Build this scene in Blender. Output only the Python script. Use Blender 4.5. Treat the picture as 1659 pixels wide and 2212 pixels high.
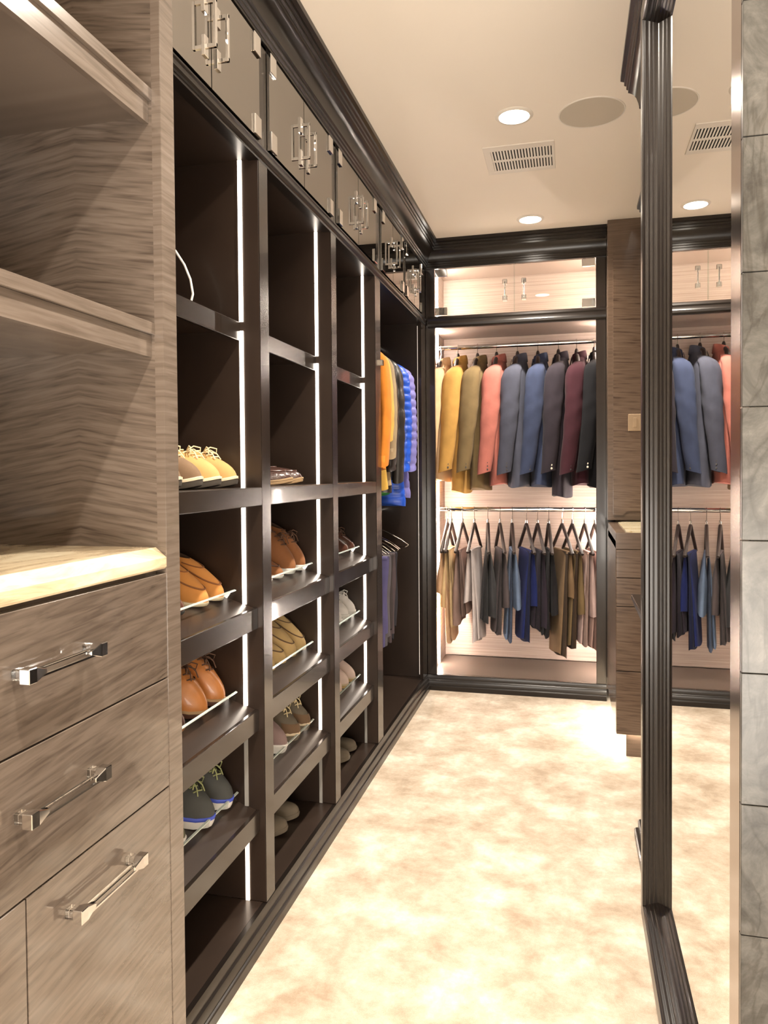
import bpy, bmesh, math, random
from mathutils import Vector, Matrix, noise as mnoise
R = math.radians
random.seed(7)
for o in list(bpy.data.objects): bpy.data.objects.remove(o)
SC = bpy.context.scene
COL = SC.collection

# ------------------------------------------------------------------ camera, world, exposure
FPX, YAW, PITCH, ROLL, CAMH = 1606.38, R(14.0594), R(-1.2237), R(-0.443), 1.30
cam_data = bpy.data.cameras.new('camera'); cam = bpy.data.objects.new('camera', cam_data); COL.objects.link(cam)
fw = Vector((-math.sin(YAW)*math.cos(PITCH), math.cos(YAW)*math.cos(PITCH), math.sin(PITCH)))
rt = Vector((math.cos(YAW), math.sin(YAW), 0)); up = rt.cross(fw)
r2 = rt*math.cos(ROLL)+up*math.sin(ROLL); u2 = -rt*math.sin(ROLL)+up*math.cos(ROLL)
M = Matrix((r2, u2, -fw)).transposed().to_4x4(); M.translation = (0, 0, CAMH)
cam.matrix_world = M
cam_data.sensor_fit = 'VERTICAL'; cam_data.sensor_height = 36.0; cam_data.sensor_width = 27.0
cam_data.lens = 36.0*FPX/2212.0
cam_data.shift_y = -50.0/2212.0
cam_data.clip_start = 0.02
SC.camera = cam
w = bpy.data.worlds.new('world'); SC.world = w; w.use_nodes = True
w.node_tree.nodes['Background'].inputs[0].default_value = (1.0, 0.9, 0.78, 1)
w.node_tree.nodes['Background'].inputs[1].default_value = 0.05
vs = SC.view_settings
SC.display_settings.display_device = 'sRGB'
vs.view_transform = 'Standard'; vs.look = 'None'; vs.gamma = 1.0; vs.use_curve_mapping = False
vs.exposure = 0.75
SPOT_W = 110.0            # downlight power
LED_E = 4.5              # led strip emission in the left bays
LED_BACK = 120.0          # led strip emission in the lit wardrobe

al = bpy.data.lights.new('ceiling_fill_light', 'AREA'); al.shape = 'RECTANGLE'; al.size = 2.2; al.size_y = 1.9; al.energy = 120.0; al.color = (1, .93, .84)  # added fill light behind the camera, tilted up to brighten the ceiling
alo = bpy.data.objects.new('ceiling_fill_light', al); COL.objects.link(alo); alo.location = (-.05, -1.45, .85); alo.rotation_euler = (R(138), 0, 0)

# ------------------------------------------------------------------ helpers
class MB:
    def __init__(s): s.v = []; s.f = []
    def add(s, vs_, fs_):
        n = len(s.v); s.v += [tuple(p) for p in vs_]; s.f += [tuple(i+n for i in f) for f in fs_]; return s
    def box(s, x0, x1, y0, y1, z0, z1):
        vs_ = [(x0,y0,z0),(x1,y0,z0),(x1,y1,z0),(x0,y1,z0),(x0,y0,z1),(x1,y0,z1),(x1,y1,z1),(x0,y1,z1)]
        return s.add(vs_, [(0,3,2,1),(4,5,6,7),(0,1,5,4),(1,2,6,5),(2,3,7,6),(3,0,4,7)])
    def loft(s, rings, closed=True, cap0=True, cap1=True):
        n = len(rings[0]); vs_ = [p for r in rings for p in r]; fs_ = []
        m = n if closed else n-1
        for k in range(len(rings)-1):
            for i in range(m):
                j = (i+1) % n
                fs_.append((k*n+i, k*n+j, (k+1)*n+j, (k+1)*n+i))
        if closed and cap0: fs_.append(tuple(range(n-1, -1, -1)))
        if closed and cap1: fs_.append(tuple((len(rings)-1)*n+i for i in range(n)))
        return s.add(vs_, fs_)
    def tube(s, path, r, n=8, caps=True):
        pts = [Vector(p) for p in path]; rr = r if isinstance(r, (list, tuple)) else [r]*len(pts)
        rings = []; nrm = None
        for i, p in enumerate(pts):
            t = (pts[min(i+1, len(pts)-1)]-pts[max(i-1, 0)]).normalized()
            if nrm is None:
                a = Vector((0,0,1)) if abs(t.z) < .9 else Vector((1,0,0))
                nrm = t.cross(a).normalized()
            else:
                nrm = (nrm - t*nrm.dot(t)).normalized()
            b = t.cross(nrm)
            rings.append([p+(nrm*math.cos(2*math.pi*k/n)+b*math.sin(2*math.pi*k/n))*rr[i] for k in range(n)])
        return s.loft(rings, True, caps, caps)
    def lathe(s, c, prof, n=32, axis='z'):
        rings = []
        for r, h in prof:
            ring = []
            for k in range(n):
                a = 2*math.pi*k/n
                if axis == 'z': ring.append((c[0]+r*math.cos(a), c[1]+r*math.sin(a), c[2]+h))
                elif axis == 'y': ring.append((c[0]+r*math.cos(a), c[1]+h, c[2]-r*math.sin(a)))
                else: ring.append((c[0]+h, c[1]+r*math.cos(a), c[2]+r*math.sin(a)))
            rings.append(ring)
        return s.loft(rings)
    def build(s, name, mat, parent=None, smooth=False, bevel=0, local=False, ang=40, label=None):
        off = Vector((0,0,0))
        if parent is not None and not local:
            p = parent
            while p is not None: off += p.location; p = p.parent
        me = bpy.data.meshes.new(name)
        me.from_pydata([tuple(Vector(v)-off) for v in s.v], [], s.f)
        bm = bmesh.new(); bm.from_mesh(me)
        bmesh.ops.recalc_face_normals(bm, faces=bm.faces)
        if bevel:
            bmesh.ops.bevel(bm, geom=[e for e in bm.edges if len(e.link_faces) == 2 and e.calc_face_angle(0) > .5], offset=bevel, segments=1, affect='EDGES', clamp_overlap=True)
        bm.to_mesh(me); bm.free()
        if smooth:
            me.shade_smooth(); me.set_sharp_from_angle(angle=R(ang))
        me.materials.append(MAT[mat] if isinstance(mat, str) else mat)
        o = bpy.data.objects.new(name, me); COL.objects.link(o)
        if parent is not None: o.parent = parent
        if label: o['label'] = label
        return o
def B(*a): return MB().box(*a)
def tag(o, label, cat, group=None):
    o['label'] = label; o['category'] = cat
    if group: o['group'] = group
    return o
def thing(name, label, cat, loc=(0,0,0), group=None, rot=None):
    o = bpy.data.objects.new(name, None); COL.objects.link(o); o.location = loc; o.empty_display_size = .05
    if rot: o.rotation_euler = rot
    return tag(o, label, cat, group)
def struct(o): o['kind'] = 'structure'; return o
def copy_tree(o, parent=None):
    c = o.copy(); COL.objects.link(c); c.parent = parent
    for ch in list(o.children): copy_tree(ch, c)
    return c
def lerp(a, b, t): return a+(b-a)*t
def curve(tab, x):
    if x <= tab[0][0]: return tab[0][1]
    for (a, p), (b, q) in zip(tab, tab[1:]):
        if x <= b:
            t = (x-a)/(b-a); t = t*t*(3-2*t); return p+(q-p)*t
    return tab[-1][1]

# ------------------------------------------------------------------ materials
MAT = {}
def new(name):
    m = bpy.data.materials.new(name); m.use_nodes = True; MAT[name] = m
    nt = m.node_tree; return m, nt, nt.nodes['Principled BSDF']
def N(nt, t, **k):
    n = nt.nodes.new(t)
    for a, b in k.items():
        if a in n.inputs: n.inputs[a].default_value = b
        else: setattr(n, a, b)
    return n
def plain(name, col, rough=.5, metal=0., coat=0., spec=.5, emit=None, es=0., bump=0., bscale=200., ior=None, var=0., vscale=30.):
    m, nt, b = new(name)
    b.inputs['Base Color'].default_value = (*col, 1); b.inputs['Roughness'].default_value = rough
    b.inputs['Metallic'].default_value = metal; b.inputs['Coat Weight'].default_value = coat
    b.inputs['Coat Roughness'].default_value = .06
    b.inputs['Specular IOR Level'].default_value = spec
    if ior: b.inputs['IOR'].default_value = ior
    if emit: b.inputs['Emission Color'].default_value = (*emit, 1); b.inputs['Emission Strength'].default_value = es
    tc = N(nt, 'ShaderNodeTexCoord')
    if var:
        nz = N(nt, 'ShaderNodeTexNoise', Scale=vscale, Detail=4.0)
        nt.links.new(tc.outputs['Object'], nz.inputs['Vector'])
        r = N(nt, 'ShaderNodeMapRange'); r.inputs[1].default_value = .3; r.inputs[2].default_value = .7
        r.inputs[3].default_value = 1-var; r.inputs[4].default_value = 1+var
        nt.links.new(nz.outputs['Fac'], r.inputs[0])
        h = N(nt, 'ShaderNodeVectorMath', operation='SCALE'); h.inputs[0].default_value = col
        nt.links.new(r.outputs[0], h.inputs['Scale']); nt.links.new(h.outputs[0], b.inputs['Base Color'])
    if bump:
        nz = N(nt, 'ShaderNodeTexNoise', Scale=bscale, Detail=3.0)
        nt.links.new(tc.outputs['Object'], nz.inputs['Vector'])
        bp = N(nt, 'ShaderNodeBump', Strength=bump, Distance=.002)
        nt.links.new(nz.outputs['Fac'], bp.inputs['Height']); nt.links.new(bp.outputs[0], b.inputs['Normal'])
    return m
def fabric(name, col, rough=.85, weave=900., var=.12):
    m = plain(name, col, rough, bump=.25, bscale=weave, var=var, vscale=14., spec=.25)
    b = m.node_tree.nodes['Principled BSDF']
    b.inputs['Sheen Weight'].default_value = .04; b.inputs['Sheen Roughness'].default_value = .5
    return m
def ramp(nt, stops):
    r = N(nt, 'ShaderNodeValToRGB'); e = r.color_ramp.elements
    while len(e) < len(stops): e.new(.5)
    for x, (p, c) in zip(e, stops): x.position = p; x.color = (*c, 1)
    return r
def figured_wood(name, c0, c1, c2, axis='y', tilt=0., mirror=None, rough=.22, coat=.6, fa=7., fz=105., dis=.35):
    """curly figured veneer: ripples run along `axis`, stacked in z; mirror=book-match line"""
    m, nt, b = new(name)
    tc = N(nt, 'ShaderNodeTexCoord'); sep = N(nt, 'ShaderNodeSeparateXYZ')
    geo = N(nt, 'ShaderNodeNewGeometry')
    nt.links.new(geo.outputs['Position'], sep.inputs[0])
    along = sep.outputs['X' if axis == 'x' else 'Y']
    def math_(op, a, bb):
        n = N(nt, 'ShaderNodeMath', operation=op)
        for i, q in enumerate((a, bb)):
            if isinstance(q, (int, float)): n.inputs[i].default_value = q
            elif q is not None: nt.links.new(q, n.inputs[i])
        return n.outputs[0]
    u = along
    if mirror is not None:
        u = math_('ABSOLUTE', math_('SUBTRACT', along, mirror), None)
    zz = math_('ADD', sep.outputs['Z'], math_('MULTIPLY', u, tilt))
    comb = N(nt, 'ShaderNodeCombineXYZ')
    nt.links.new(math_('MULTIPLY', u, fa), comb.inputs[0]); nt.links.new(math_('MULTIPLY', zz, fz), comb.inputs[1])
    nz = N(nt, 'ShaderNodeTexNoise', Scale=1.0, Detail=3.0, Roughness=.55, Distortion=dis)
    nt.links.new(comb.outputs[0], nz.inputs['Vector'])
    comb2 = N(nt, 'ShaderNodeCombineXYZ')
    nt.links.new(math_('MULTIPLY', u, 3.0), comb2.inputs[0]); nt.links.new(math_('MULTIPLY', sep.outputs['Z'], 5.0), comb2.inputs[1])
    n2 = N(nt, 'ShaderNodeTexNoise', Scale=1.0, Detail=2.0); nt.links.new(comb2.outputs[0], n2.inputs['Vector'])
    mixv = math_('ADD', math_('MULTIPLY', nz.outputs['Fac'], .8), math_('MULTIPLY', n2.outputs['Fac'], .2))
    r = ramp(nt, [(.33, c0), (.47, c1), (.62, c2)])
    nt.links.new(mixv, r.inputs[0]); nt.links.new(r.outputs[0], b.inputs['Base Color'])
    b.inputs['Roughness'].default_value = rough; b.inputs['Coat Weight'].default_value = coat; b.inputs['Coat Roughness'].default_value = .04
    bp = N(nt, 'ShaderNodeBump', Strength=.04, Distance=.001); nt.links.new(nz.outputs['Fac'], bp.inputs['Height']); nt.links.new(bp.outputs[0], b.inputs['Normal'])
    return m
WC = ((.058,.043,.033), (.112,.087,.069), (.155,.123,.099))
figured_wood('wood_drawer', (.074,.056,.043), (.112,.087,.069), (.145,.115,.092), axis='y', tilt=-.07, rough=.14, coat=1.0, fa=9., fz=100., dis=.5)
figured_wood('wood_panel', *WC, axis='x', tilt=.16, mirror=-.957, rough=.22, coat=.5)
figured_wood('wood_plain', (.104,.080,.062), (.135,.106,.085), (.168,.134,.109), axis='y', rough=.2, coat=.6)
WB = ((.070,.043,.028), (.125,.081,.054), (.155,.105,.072))
figured_wood('wood_brown', *WB, axis='x', tilt=.05, rough=.25, coat=.4)
figured_wood('wood_brown_plain', (.105,.069,.047), (.125,.083,.057), (.145,.098,.068), axis='x', rough=.25, coat=.4)
plain('espresso', (.014,.0093,.007), .24, coat=.3, var=.15, vscale=8., spec=.5)
plain('espresso_in', (.026,.0165,.012), .33, var=.15, vscale=6., coat=.12)
plain('espresso_moulding', (.010,.0072,.0058), .28, coat=.08, spec=.4)
plain('chrome', (.82,.82,.82), .06, metal=1.)
plain('satin_steel', (.36,.295,.26), .16, metal=1.)
plain('mirror', (.90,.89,.86), .005, metal=1.)
plain('ceiling_paint', (.90,.82,.72), .9, bump=.02, bscale=120.)
plain('wall_paint', (.70,.62,.52), .9)
plain('vent_white', (.80,.74,.66), .5)
plain('dark_void', (.02,.018,.015), .9)
plain('speaker_mesh', (.58,.52,.43), .85, bump=.3, bscale=900.)
plain('rubber', (.03,.03,.03), .8)
plain('white_rubber', (.82,.80,.76), .6)
plain('blue_rubber', (.06,.10,.55), .5)
plain('cream_lace', (.80,.68,.42), .8)
plain('white_lace', (.85,.83,.80), .8)
plain('brown_lace', (.10,.05,.03), .8)
plain('green_lace', (.35,.38,.18), .8)
plain('cord_white', (.85,.83,.78), .5)
plain('button_dark', (.03,.025,.025), .3)
plain('button_light', (.75,.68,.55), .3)
plain('dark_walnut', (.022,.011,.008), .5)
plain('shoe_lining', (.10,.06,.04), .9)
plain('grout', (.30,.285,.25), .9)
plain('downlight_lens', (1,1,1), .4, emit=(1,.90,.76), es=14.)
plain('led_warm', (.9,.9,.9), .4, emit=(1,.87,.74), es=LED_E)
plain('led_back', (.9,.9,.9), .4, emit=(1,.86,.74), es=LED_BACK)
plain('led_dim', (.9,.9,.9), .4, emit=(1,.80,.62), es=2.2)
plain('led_off', (.30,.29,.27), .3)
plain('led_faint', (.9,.9,.9), .4, emit=(1,.80,.62), es=.45)
plain('lip_pale', (.55,.62,.58), .15, coat=.5)
plain('led_floor', (.9,.9,.9), .4, emit=(1,.90,.74), es=36.)
# linen laminate (pale, fine horizontal streaks)
m, nt, b = new('linen_laminate')
geo = N(nt, 'ShaderNodeNewGeometry'); mp = N(nt, 'ShaderNodeMapping'); mp.inputs['Scale'].default_value = (2.5, 2.5, 130)
nt.links.new(geo.outputs['Position'], mp.inputs[0]); nz = N(nt, 'ShaderNodeTexNoise', Scale=1.0, Detail=3.0); nt.links.new(mp.outputs[0], nz.inputs['Vector'])
r = ramp(nt, [(.3, (.36,.275,.23)), (.7, (.50,.40,.345))]); nt.links.new(nz.outputs['Fac'], r.inputs[0]); nt.links.new(r.outputs[0], b.inputs['Base Color']); b.inputs['Roughness'].default_value = .45
plain('bay_floor', (.10,.072,.058), .3)
plain('bay_top', (.36,.28,.235), .4)
# carpet: silky pile with patchy light and dark brushing
m, nt, b = new('carpet')
geo = N(nt, 'ShaderNodeNewGeometry')
n1 = N(nt, 'ShaderNodeTexNoise', Scale=5.4, Detail=9.0, Roughness=.72, Distortion=.1); n2 = N(nt, 'ShaderNodeTexNoise', Scale=420., Detail=2.0)
for n_ in (n1, n2): nt.links.new(geo.outputs['Position'], n_.inputs['Vector'])
r = ramp(nt, [(.35, (.40,.305,.215)), (.44, (.50,.40,.30)), (.53, (.61,.51,.40)), (.66, (.80,.715,.60))]); nt.links.new(n1.outputs['Fac'], r.inputs[0])
mx = N(nt, 'ShaderNodeMixRGB', blend_type='MULTIPLY'); mx.inputs[0].default_value = .35
nt.links.new(r.outputs[0], mx.inputs[1]); r2_ = ramp(nt, [(.3, (.7,.7,.7)), (.7, (1.15,1.15,1.15))]); nt.links.new(n2.outputs['Fac'], r2_.inputs[0]); nt.links.new(r2_.outputs[0], mx.inputs[2])
nt.links.new(mx.outputs[0], b.inputs['Base Color']); b.inputs['Roughness'].default_value = .9; b.inputs['Specular IOR Level'].default_value = .15
b.inputs['Sheen Weight'].default_value = .2
bp = N(nt, 'ShaderNodeBump', Strength=.5, Distance=.004); nt.links.new(n2.outputs['Fac'], bp.inputs['Height']); nt.links.new(bp.outputs[0], b.inputs['Normal'])
# marble tile
m, nt, b = new('marble')
geo = N(nt, 'ShaderNodeNewGeometry')
n1 = N(nt, 'ShaderNodeTexNoise', Scale=17., Detail=9.0, Roughness=.72, Distortion=.7); nt.links.new(geo.outputs['Position'], n1.inputs['Vector'])
r = ramp(nt, [(.34, (.028,.027,.025)), (.47, (.055,.054,.049)), (.60, (.085,.082,.075)), (.72, (.135,.130,.118))]); nt.links.new(n1.outputs['Fac'], r.inputs[0])
n3 = N(nt, 'ShaderNodeTexNoise', Scale=5.5, Detail=6.0, Distortion=2.2); mp = N(nt, 'ShaderNodeMapping'); mp.inputs['Scale'].default_value = (2.2, 1, .55)
nt.links.new(geo.outputs['Position'], mp.inputs[0]); nt.links.new(mp.outputs[0], n3.inputs['Vector'])
v = ramp(nt, [(.46, (1,1,1)), (.5, (.55,.53,.50)), (.54, (1,1,1))]); nt.links.new(n3.outputs['Fac'], v.inputs[0])
mx = N(nt, 'ShaderNodeMixRGB', blend_type='MULTIPLY'); mx.inputs[0].default_value = .85
nt.links.new(r.outputs[0], mx.inputs[1]); nt.links.new(v.outputs[0], mx.inputs[2]); nt.links.new(mx.outputs[0], b.inputs['Base Color']); b.inputs['Roughness'].default_value = .3
# onyx / stone worktop with pale drifting bands
def stone(name, c0, c1, c2, sc, dist):
    m, nt, b = new(name)
    geo = N(nt, 'ShaderNodeNewGeometry'); mp = N(nt, 'ShaderNodeMapping'); mp.inputs['Scale'].default_value = sc
    nt.links.new(geo.outputs['Position'], mp.inputs[0])
    n1 = N(nt, 'ShaderNodeTexNoise', Scale=3.0, Detail=6.0, Roughness=.6, Distortion=dist); nt.links.new(mp.outputs[0], n1.inputs['Vector'])
    r = ramp(nt, [(.33, c0), (.5, c1), (.66, c2)]); nt.links.new(n1.outputs['Fac'], r.inputs[0]); nt.links.new(r.outputs[0], b.inputs['Base Color'])
    b.inputs['Roughness'].default_value = .18; b.inputs['Coat Weight'].default_value = .3
stone('travertine', (.34,.25,.15), (.62,.50,.33), (.82,.72,.52), (3, 1.2, 6), 1.5)
stone('onyx', (.55,.44,.26), (.75,.64,.42), (.85,.78,.58), (1, 6, 4), .8)
# panes: clear thin glass / smoked glass (fresnel mix of see-through and mirror reflection)
def pane(name, tint, blend, refl=(1,1,1)):
    m = bpy.data.materials.new(name); m.use_nodes = True; MAT[name] = m; nt = m.node_tree
    for n_ in list(nt.nodes): nt.nodes.remove(n_)
    out = N(nt, 'ShaderNodeOutputMaterial'); mix = N(nt, 'ShaderNodeMixShader'); lw = N(nt, 'ShaderNodeFresnel', IOR=blend)
    tr = N(nt, 'ShaderNodeBsdfTransparent'); tr.inputs[0].default_value = (*tint, 1)
    gl = N(nt, 'ShaderNodeBsdfGlossy', Roughness=.015); gl.inputs[0].default_value = (*refl, 1)
    g = N(nt, 'ShaderNodeNewGeometry'); inv = N(nt, 'ShaderNodeMath', operation='SUBTRACT'); inv.inputs[0].default_value = 1.0; nt.links.new(g.outputs['Backfacing'], inv.inputs[1])
    mu = N(nt, 'ShaderNodeMath', operation='MULTIPLY'); nt.links.new(lw.outputs[0], mu.inputs[0]); nt.links.new(inv.outputs[0], mu.inputs[1]); nt.links.new(mu.outputs[0], mix.inputs[0]); nt.links.new(tr.outputs[0], mix.inputs[1]); nt.links.new(gl.outputs[0], mix.inputs[2]); nt.links.new(mix.outputs[0], out.inputs[0])
pane('clear_glass', (.96,.98,.97), 1.45)
pane('smoked_glass', (.14,.12,.10), 6.0, (.95,.93,.90))
pane('glass_edge', (.55,.75,.70), 1.9, (.9,1,.97))
m, nt, b = new('acrylic'); b.inputs['Base Color'].default_value = (.96,.97,.97,1); b.inputs['Roughness'].default_value = .02; b.inputs['Transmission Weight'].default_value = 1.; b.inputs['IOR'].default_value = 1.49

# ------------------------------------------------------------------ main dimensions (metres)
XF = -.8334      # face of the dark cabinet run
XB = -1.24       # cabinet backs
H = 2.657        # ceiling
D = 4.3716       # face of the lit wardrobe
ZB = .091        # top of plinth
XW = -.766       # face of the figured-wood dresser
MX = .21         # mirror plane

# ------------------------------------------------------------------ room shell
struct(B(-1.36, 1.30, -1.7, 5.0, -.06, 0).build('floor', 'carpet'))
struct(B(-1.36, 1.30, -1.7, 5.0, H, H+.06).build('ceiling', 'ceiling_paint'))
struct(B(-1.42, -1.36, -1.7, 5.0, -.06, H+.06).build('wall_left', 'wall_paint'))
struct(B(-1.42, 1.36, 5.0, 5.06, -.06, H+.06).build('wall_back', 'wall_paint'))
struct(B(1.30, 1.36, -1.7, 5.0, -.06, H+.06).build('wall_right', 'wall_paint'))
struct(B(-1.42, 1.36, -1.76, -1.7, -.06, H+.06).build('wall_front', 'wall_paint'))
# marble-clad wall end at the entrance, tile by tile
we = struct(B(.222, 1.30, 1.0225, 1.056, 0, H).build('wall_entrance', 'grout'))
TH = .1673
z = 1.7136-TH*11
while z < H-.01:
    z0 = max(z, 0.0); z1 = min(z+TH, H)
    if z1-z0 > .02:
        for c in range(3):
            x0 = .2085+c*.36
            B(x0+.0005, x0+.3595, 1.013+random.uniform(0, .0006), 1.0224, z0+.0006, z1-.0006).build('tile', 'marble', we, bevel=.0006)
    z += TH

# ------------------------------------------------------------------ mouldings (left run + back wall, mitred)
CROWN = [(0,2.503),(.008,2.503),(.008,2.514),(.013,2.517),(.013,2.526),(.018,2.529),(.018,2.538),(.024,2.541),(.024,2.548),
         (.027,2.560),(.033,2.577),(.043,2.590),(.056,2.597),(.060,2.598),(.060,2.607),(.066,2.610),(.066,2.621),(.073,2.624),(.073,2.636),(.085,2.640),(.085,H),(0,H)]
BASE = [(-.02,0),(.0185,0),(.0185,.026),(.0165,.030),(.0125,.032),(.0125,.055),(.0105,.060),(.005,.064),(.005,.080),(.002,.0905),(-.02,.0905)]
def sweep_L(prof, x_end, y0):
    """profile (offset, z) swept along Y on the left face then along X on the back face"""
    a = [(XF+d, y0, z) for d, z in prof]; b_ = [(XF+d, D-d, z) for d, z in prof]; c = [(x_end, D-d, z) for d, z in prof]
    return a, b_, c
a, b_, c = sweep_L(CROWN, .197, 1.353)
struct(MB().loft([a, b_]).build('trim_1', 'espresso_moulding', smooth=True, ang=25))
struct(MB().loft([b_, c]).build('trim_2', 'espresso_moulding', smooth=True, ang=25))
a, b_, c = sweep_L(BASE, .197, 1.353)
struct(MB().loft([a, b_]).build('baseboard_left', 'espresso_moulding', smooth=True, ang=25))
struct(MB().loft([b_, c]).build('baseboard_back', 'espresso_moulding', smooth=True, ang=25))

# ------------------------------------------------------------------ left dark cabinet run
Z_DB, Z_DT = 2.213, 2.494       # glass doors bottom/top
Z_IN = 2.172                    # underside of the upper cabinet
SL = .32; TILT = math.atan(SL)
XA = -.862                      # apron face of slanted shelves
SHELF_Z = (.924, .637, .352)
def d_handle(parent, y, s, z0=2.292, z1=2.405):
    """chrome pull: two stubs and a bracket standing off the pane"""
    hx = XF+.010
    h = MB()
    hy = y
    h.box(hx, hx+.030, hy-.004, hy+.004, z1-.010, z1)
    h.box(hx, hx+.030, hy-.004, hy+.004, z0, z0+.010)
    h.box(hx+.022, hx+.030, hy-.0045, hy+.0045, z0, z1)
    o = h.build('handle', 'chrome', parent, bevel=.001)
    B(hx-.002, hx+.004, hy-.010, hy+.010, z1-.030, z1+.018).build('mount_plate', 'chrome', parent, bevel=.001)
    B(hx-.002, hx+.004, hy-.010, hy+.010, z0-.018, z0+.030).build('mount_plate', 'chrome', parent, bevel=.001)
def glass_pair(cab, y0, y1, full=True):
    ym = (y0+y1)/2
    for k, (a0, a1) in enumerate(((y0+.003, ym-.002), (ym+.002, y1-.003))):
        d = B(XF+.002, XF+.009, a0, a1, Z_DB+.004, Z_DT-.003).build('glass_door', 'smoked_glass', cab)
        d_handle(d, a1-.030 if k == 0 else a0+.030, k)
        for zz in (Z_DB+.004, Z_DT-.003-.055):
            yy = (a0, a0+.042) if k == 0 else (a1-.042, a1)
            B(XF+.0085, XF+.0155, yy[0], yy[1], zz, zz+.055).build('hinge', 'chrome', d, bevel=.0015)
def bay_shell(cab, y0, y1, st, end_face=True):
    """y0..y1 clear opening, far partition y1..y1+st"""
    B(XB, XF-.001, y1, y1+st, ZB, H-.002).build('side_panel', 'espresso_in', cab, bevel=.0015)
    B(XB-.015, XB, y0, y1, ZB, H-.002).build('back_panel', 'espresso_in', cab)
    B(XB, XF-.012, y0, y1, ZB-.03, ZB).build('bottom_panel', 'espresso_in', cab)
    B(XB, XF-.012, y0, y1, Z_IN, Z_DB-.006).build('top_panel', 'espresso_in', cab)
    B(XB, XF-.012, y0, y1, 2.505, 2.52).build('cabinet_top', 'espresso_in', cab)
    # face frame
    s = MB(); s.box(XF-.0011, XF+.0005, y1, y1+st, ZB, Z_DT+.012)
    s.build('stile', 'espresso', cab)
    for yy in (y1+.006, y1+st-.006): pass
def light_rail(cab, y0, y1):
    p = [(-.03,Z_IN-.004),(.001,Z_IN-.004),(.001,Z_IN+.004),(.006,Z_IN+.006),(.010,Z_IN+.011),(.010,Z_IN+.016),(.006,Z_IN+.021),(.006,Z_IN+.027),(.010,Z_IN+.030),(.010,Z_IN+.034),(.002,Z_IN+.038),(-.03,Z_IN+.038)]
    MB().loft([[(XF+d, y0, z) for d, z in p], [(XF+d, y1, z) for d, z in p]]).build('light_rail', 'espresso_moulding', cab, smooth=True, ang=25)
    B(XF-.02, XF+.0005, y0, y1, Z_DT, Z_DT+.012).build('top_rail', 'espresso', cab)
def led(cab, y, z0, z1, mat, x0=-.895, x1=-.884):
    B(x0, x1, y-.004, y-.0002, z0, z1).build('led_strip', mat, cab)
def shoe_bay(label, y0, y1, st, dims):
    cab = thing('shoe_cabinet', label, 'cabinet', (XF, (y0+y1)/2, 0), 'open dark cabinets along the left wall')
    bay_shell(cab, y0, y1, st); light_rail(cab, y0, y1+st)
    glass_pair(cab, y0-.002, y1-.006)
    # upper fixed shelf with a deep nose
    sh = B(XB, -.905, y0, y1, 1.700, 1.724).build('shelf', 'espresso_in', cab, bevel=.001)
    B(-.905, -.893, y0, y1, 1.672, 1.724).build('shelf_nose', 'espresso', sh, bevel=.0015)
    # mid shelf and rail
    sh = B(XB, XF-.02, y0, y1, 1.236, 1.262).build('shelf', 'espresso_in', cab)
    B(XF-.02, XF+.0002, y0, y1, 1.2115, 1.263).build('mid_rail', 'espresso', sh, bevel=.002)
    # slanted shoe shelves
    for z in SHELF_Z:
        q = MB(); d = XA-XB
        q.loft([[(XA, yy, z), (XA, yy, z-.020), (XB, yy, z+d*SL-.020), (XB, yy, z+d*SL)] for yy in (y0, y1)])
        s_ = q.build('slanted_shelf', 'espresso_in', cab)
        B(XA, XA+.012, y0, y1-.0005, z-.057, z+.0015).build('apron', 'espresso', s_, bevel=.0012)
        gx = -.919; gz = z+(XA-gx)*SL
        g = MB(); g.loft([[(gx, yy, gz-.001), (gx-.005, yy, gz+.0005), (gx-.005+.010, yy, gz+.0325), (gx+.010, yy, gz+.031)] for yy in (y0+.014, y1-.014)])
        g.build('glass_lip', 'clear_glass', s_)
        e = MB(); e.loft([[(gx+.005, yy, gz+.0326), (gx+.0105, yy, gz+.031), (gx+.0102, yy, gz+.0335), (gx+.0052, yy, gz+.0350)] for yy in (y0+.014, y1-.014)])
        e.build('lip_edge', 'lip_pale', s_)
    # led channel on the far panel, one piece for each opening
    zz = [Z_IN, 1.724, 1.263] ; lx = XA-(-.889)
    spans = [(1.724, Z_IN), (1.262, 1.700), (SHELF_Z[0]+lx*SL, 1.2115+.024), (SHELF_Z[1]+lx*SL, SHELF_Z[0]+lx*SL-.021), (SHELF_Z[2]+lx*SL, SHELF_Z[1]+lx*SL-.021), (ZB, SHELF_Z[2]+lx*SL-.021)]
    for (a, b_), mt in zip(spans, dims): led(cab, y1, a+.001, b_-.001, mt)
    return cab
W_, O_, Dm = 'led_warm', 'led_off', 'led_dim'
c1 = shoe_bay('dark open shoe cabinet next to the figured wood dresser', 1.353, 1.928, .060, (W_, W_, W_, W_, O_, Dm))
B(XB, XF-.001, 1.3535, 1.356, ZB, H-.002).build('side_panel', 'espresso_in', c1)
c2 = shoe_bay('dark open shoe cabinet, second of the three with slanted shelves', 1.988, 2.567, .059, (W_, W_, W_, W_, Dm, O_))
c3 = shoe_bay('dark open shoe cabinet just before the bay with hanging coats', 2.626, 3.188, .092, (W_, W_, W_, W_, W_, O_))
c4 = thing('coat_cabinet', 'dark corner cabinet bay with hanging coats and trousers', 'cabinet', (XF, 3.8, 0), 'open dark cabinets along the left wall')
bay_shell(c4, 3.280, 4.295, .060); light_rail(c4, 3.280, 4.345)
B(XF-.02, XF+.0005, 3.732, 3.787, Z_DB, Z_DT+.012).build('stile', 'espresso', c4)
B(XB, XF-.02, 3.750, 3.770, Z_DB, 2.505).build('divider', 'espresso_in', c4)
glass_pair(c4, 3.281, 3.732); glass_pair(c4, 3.787, 4.236)
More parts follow.
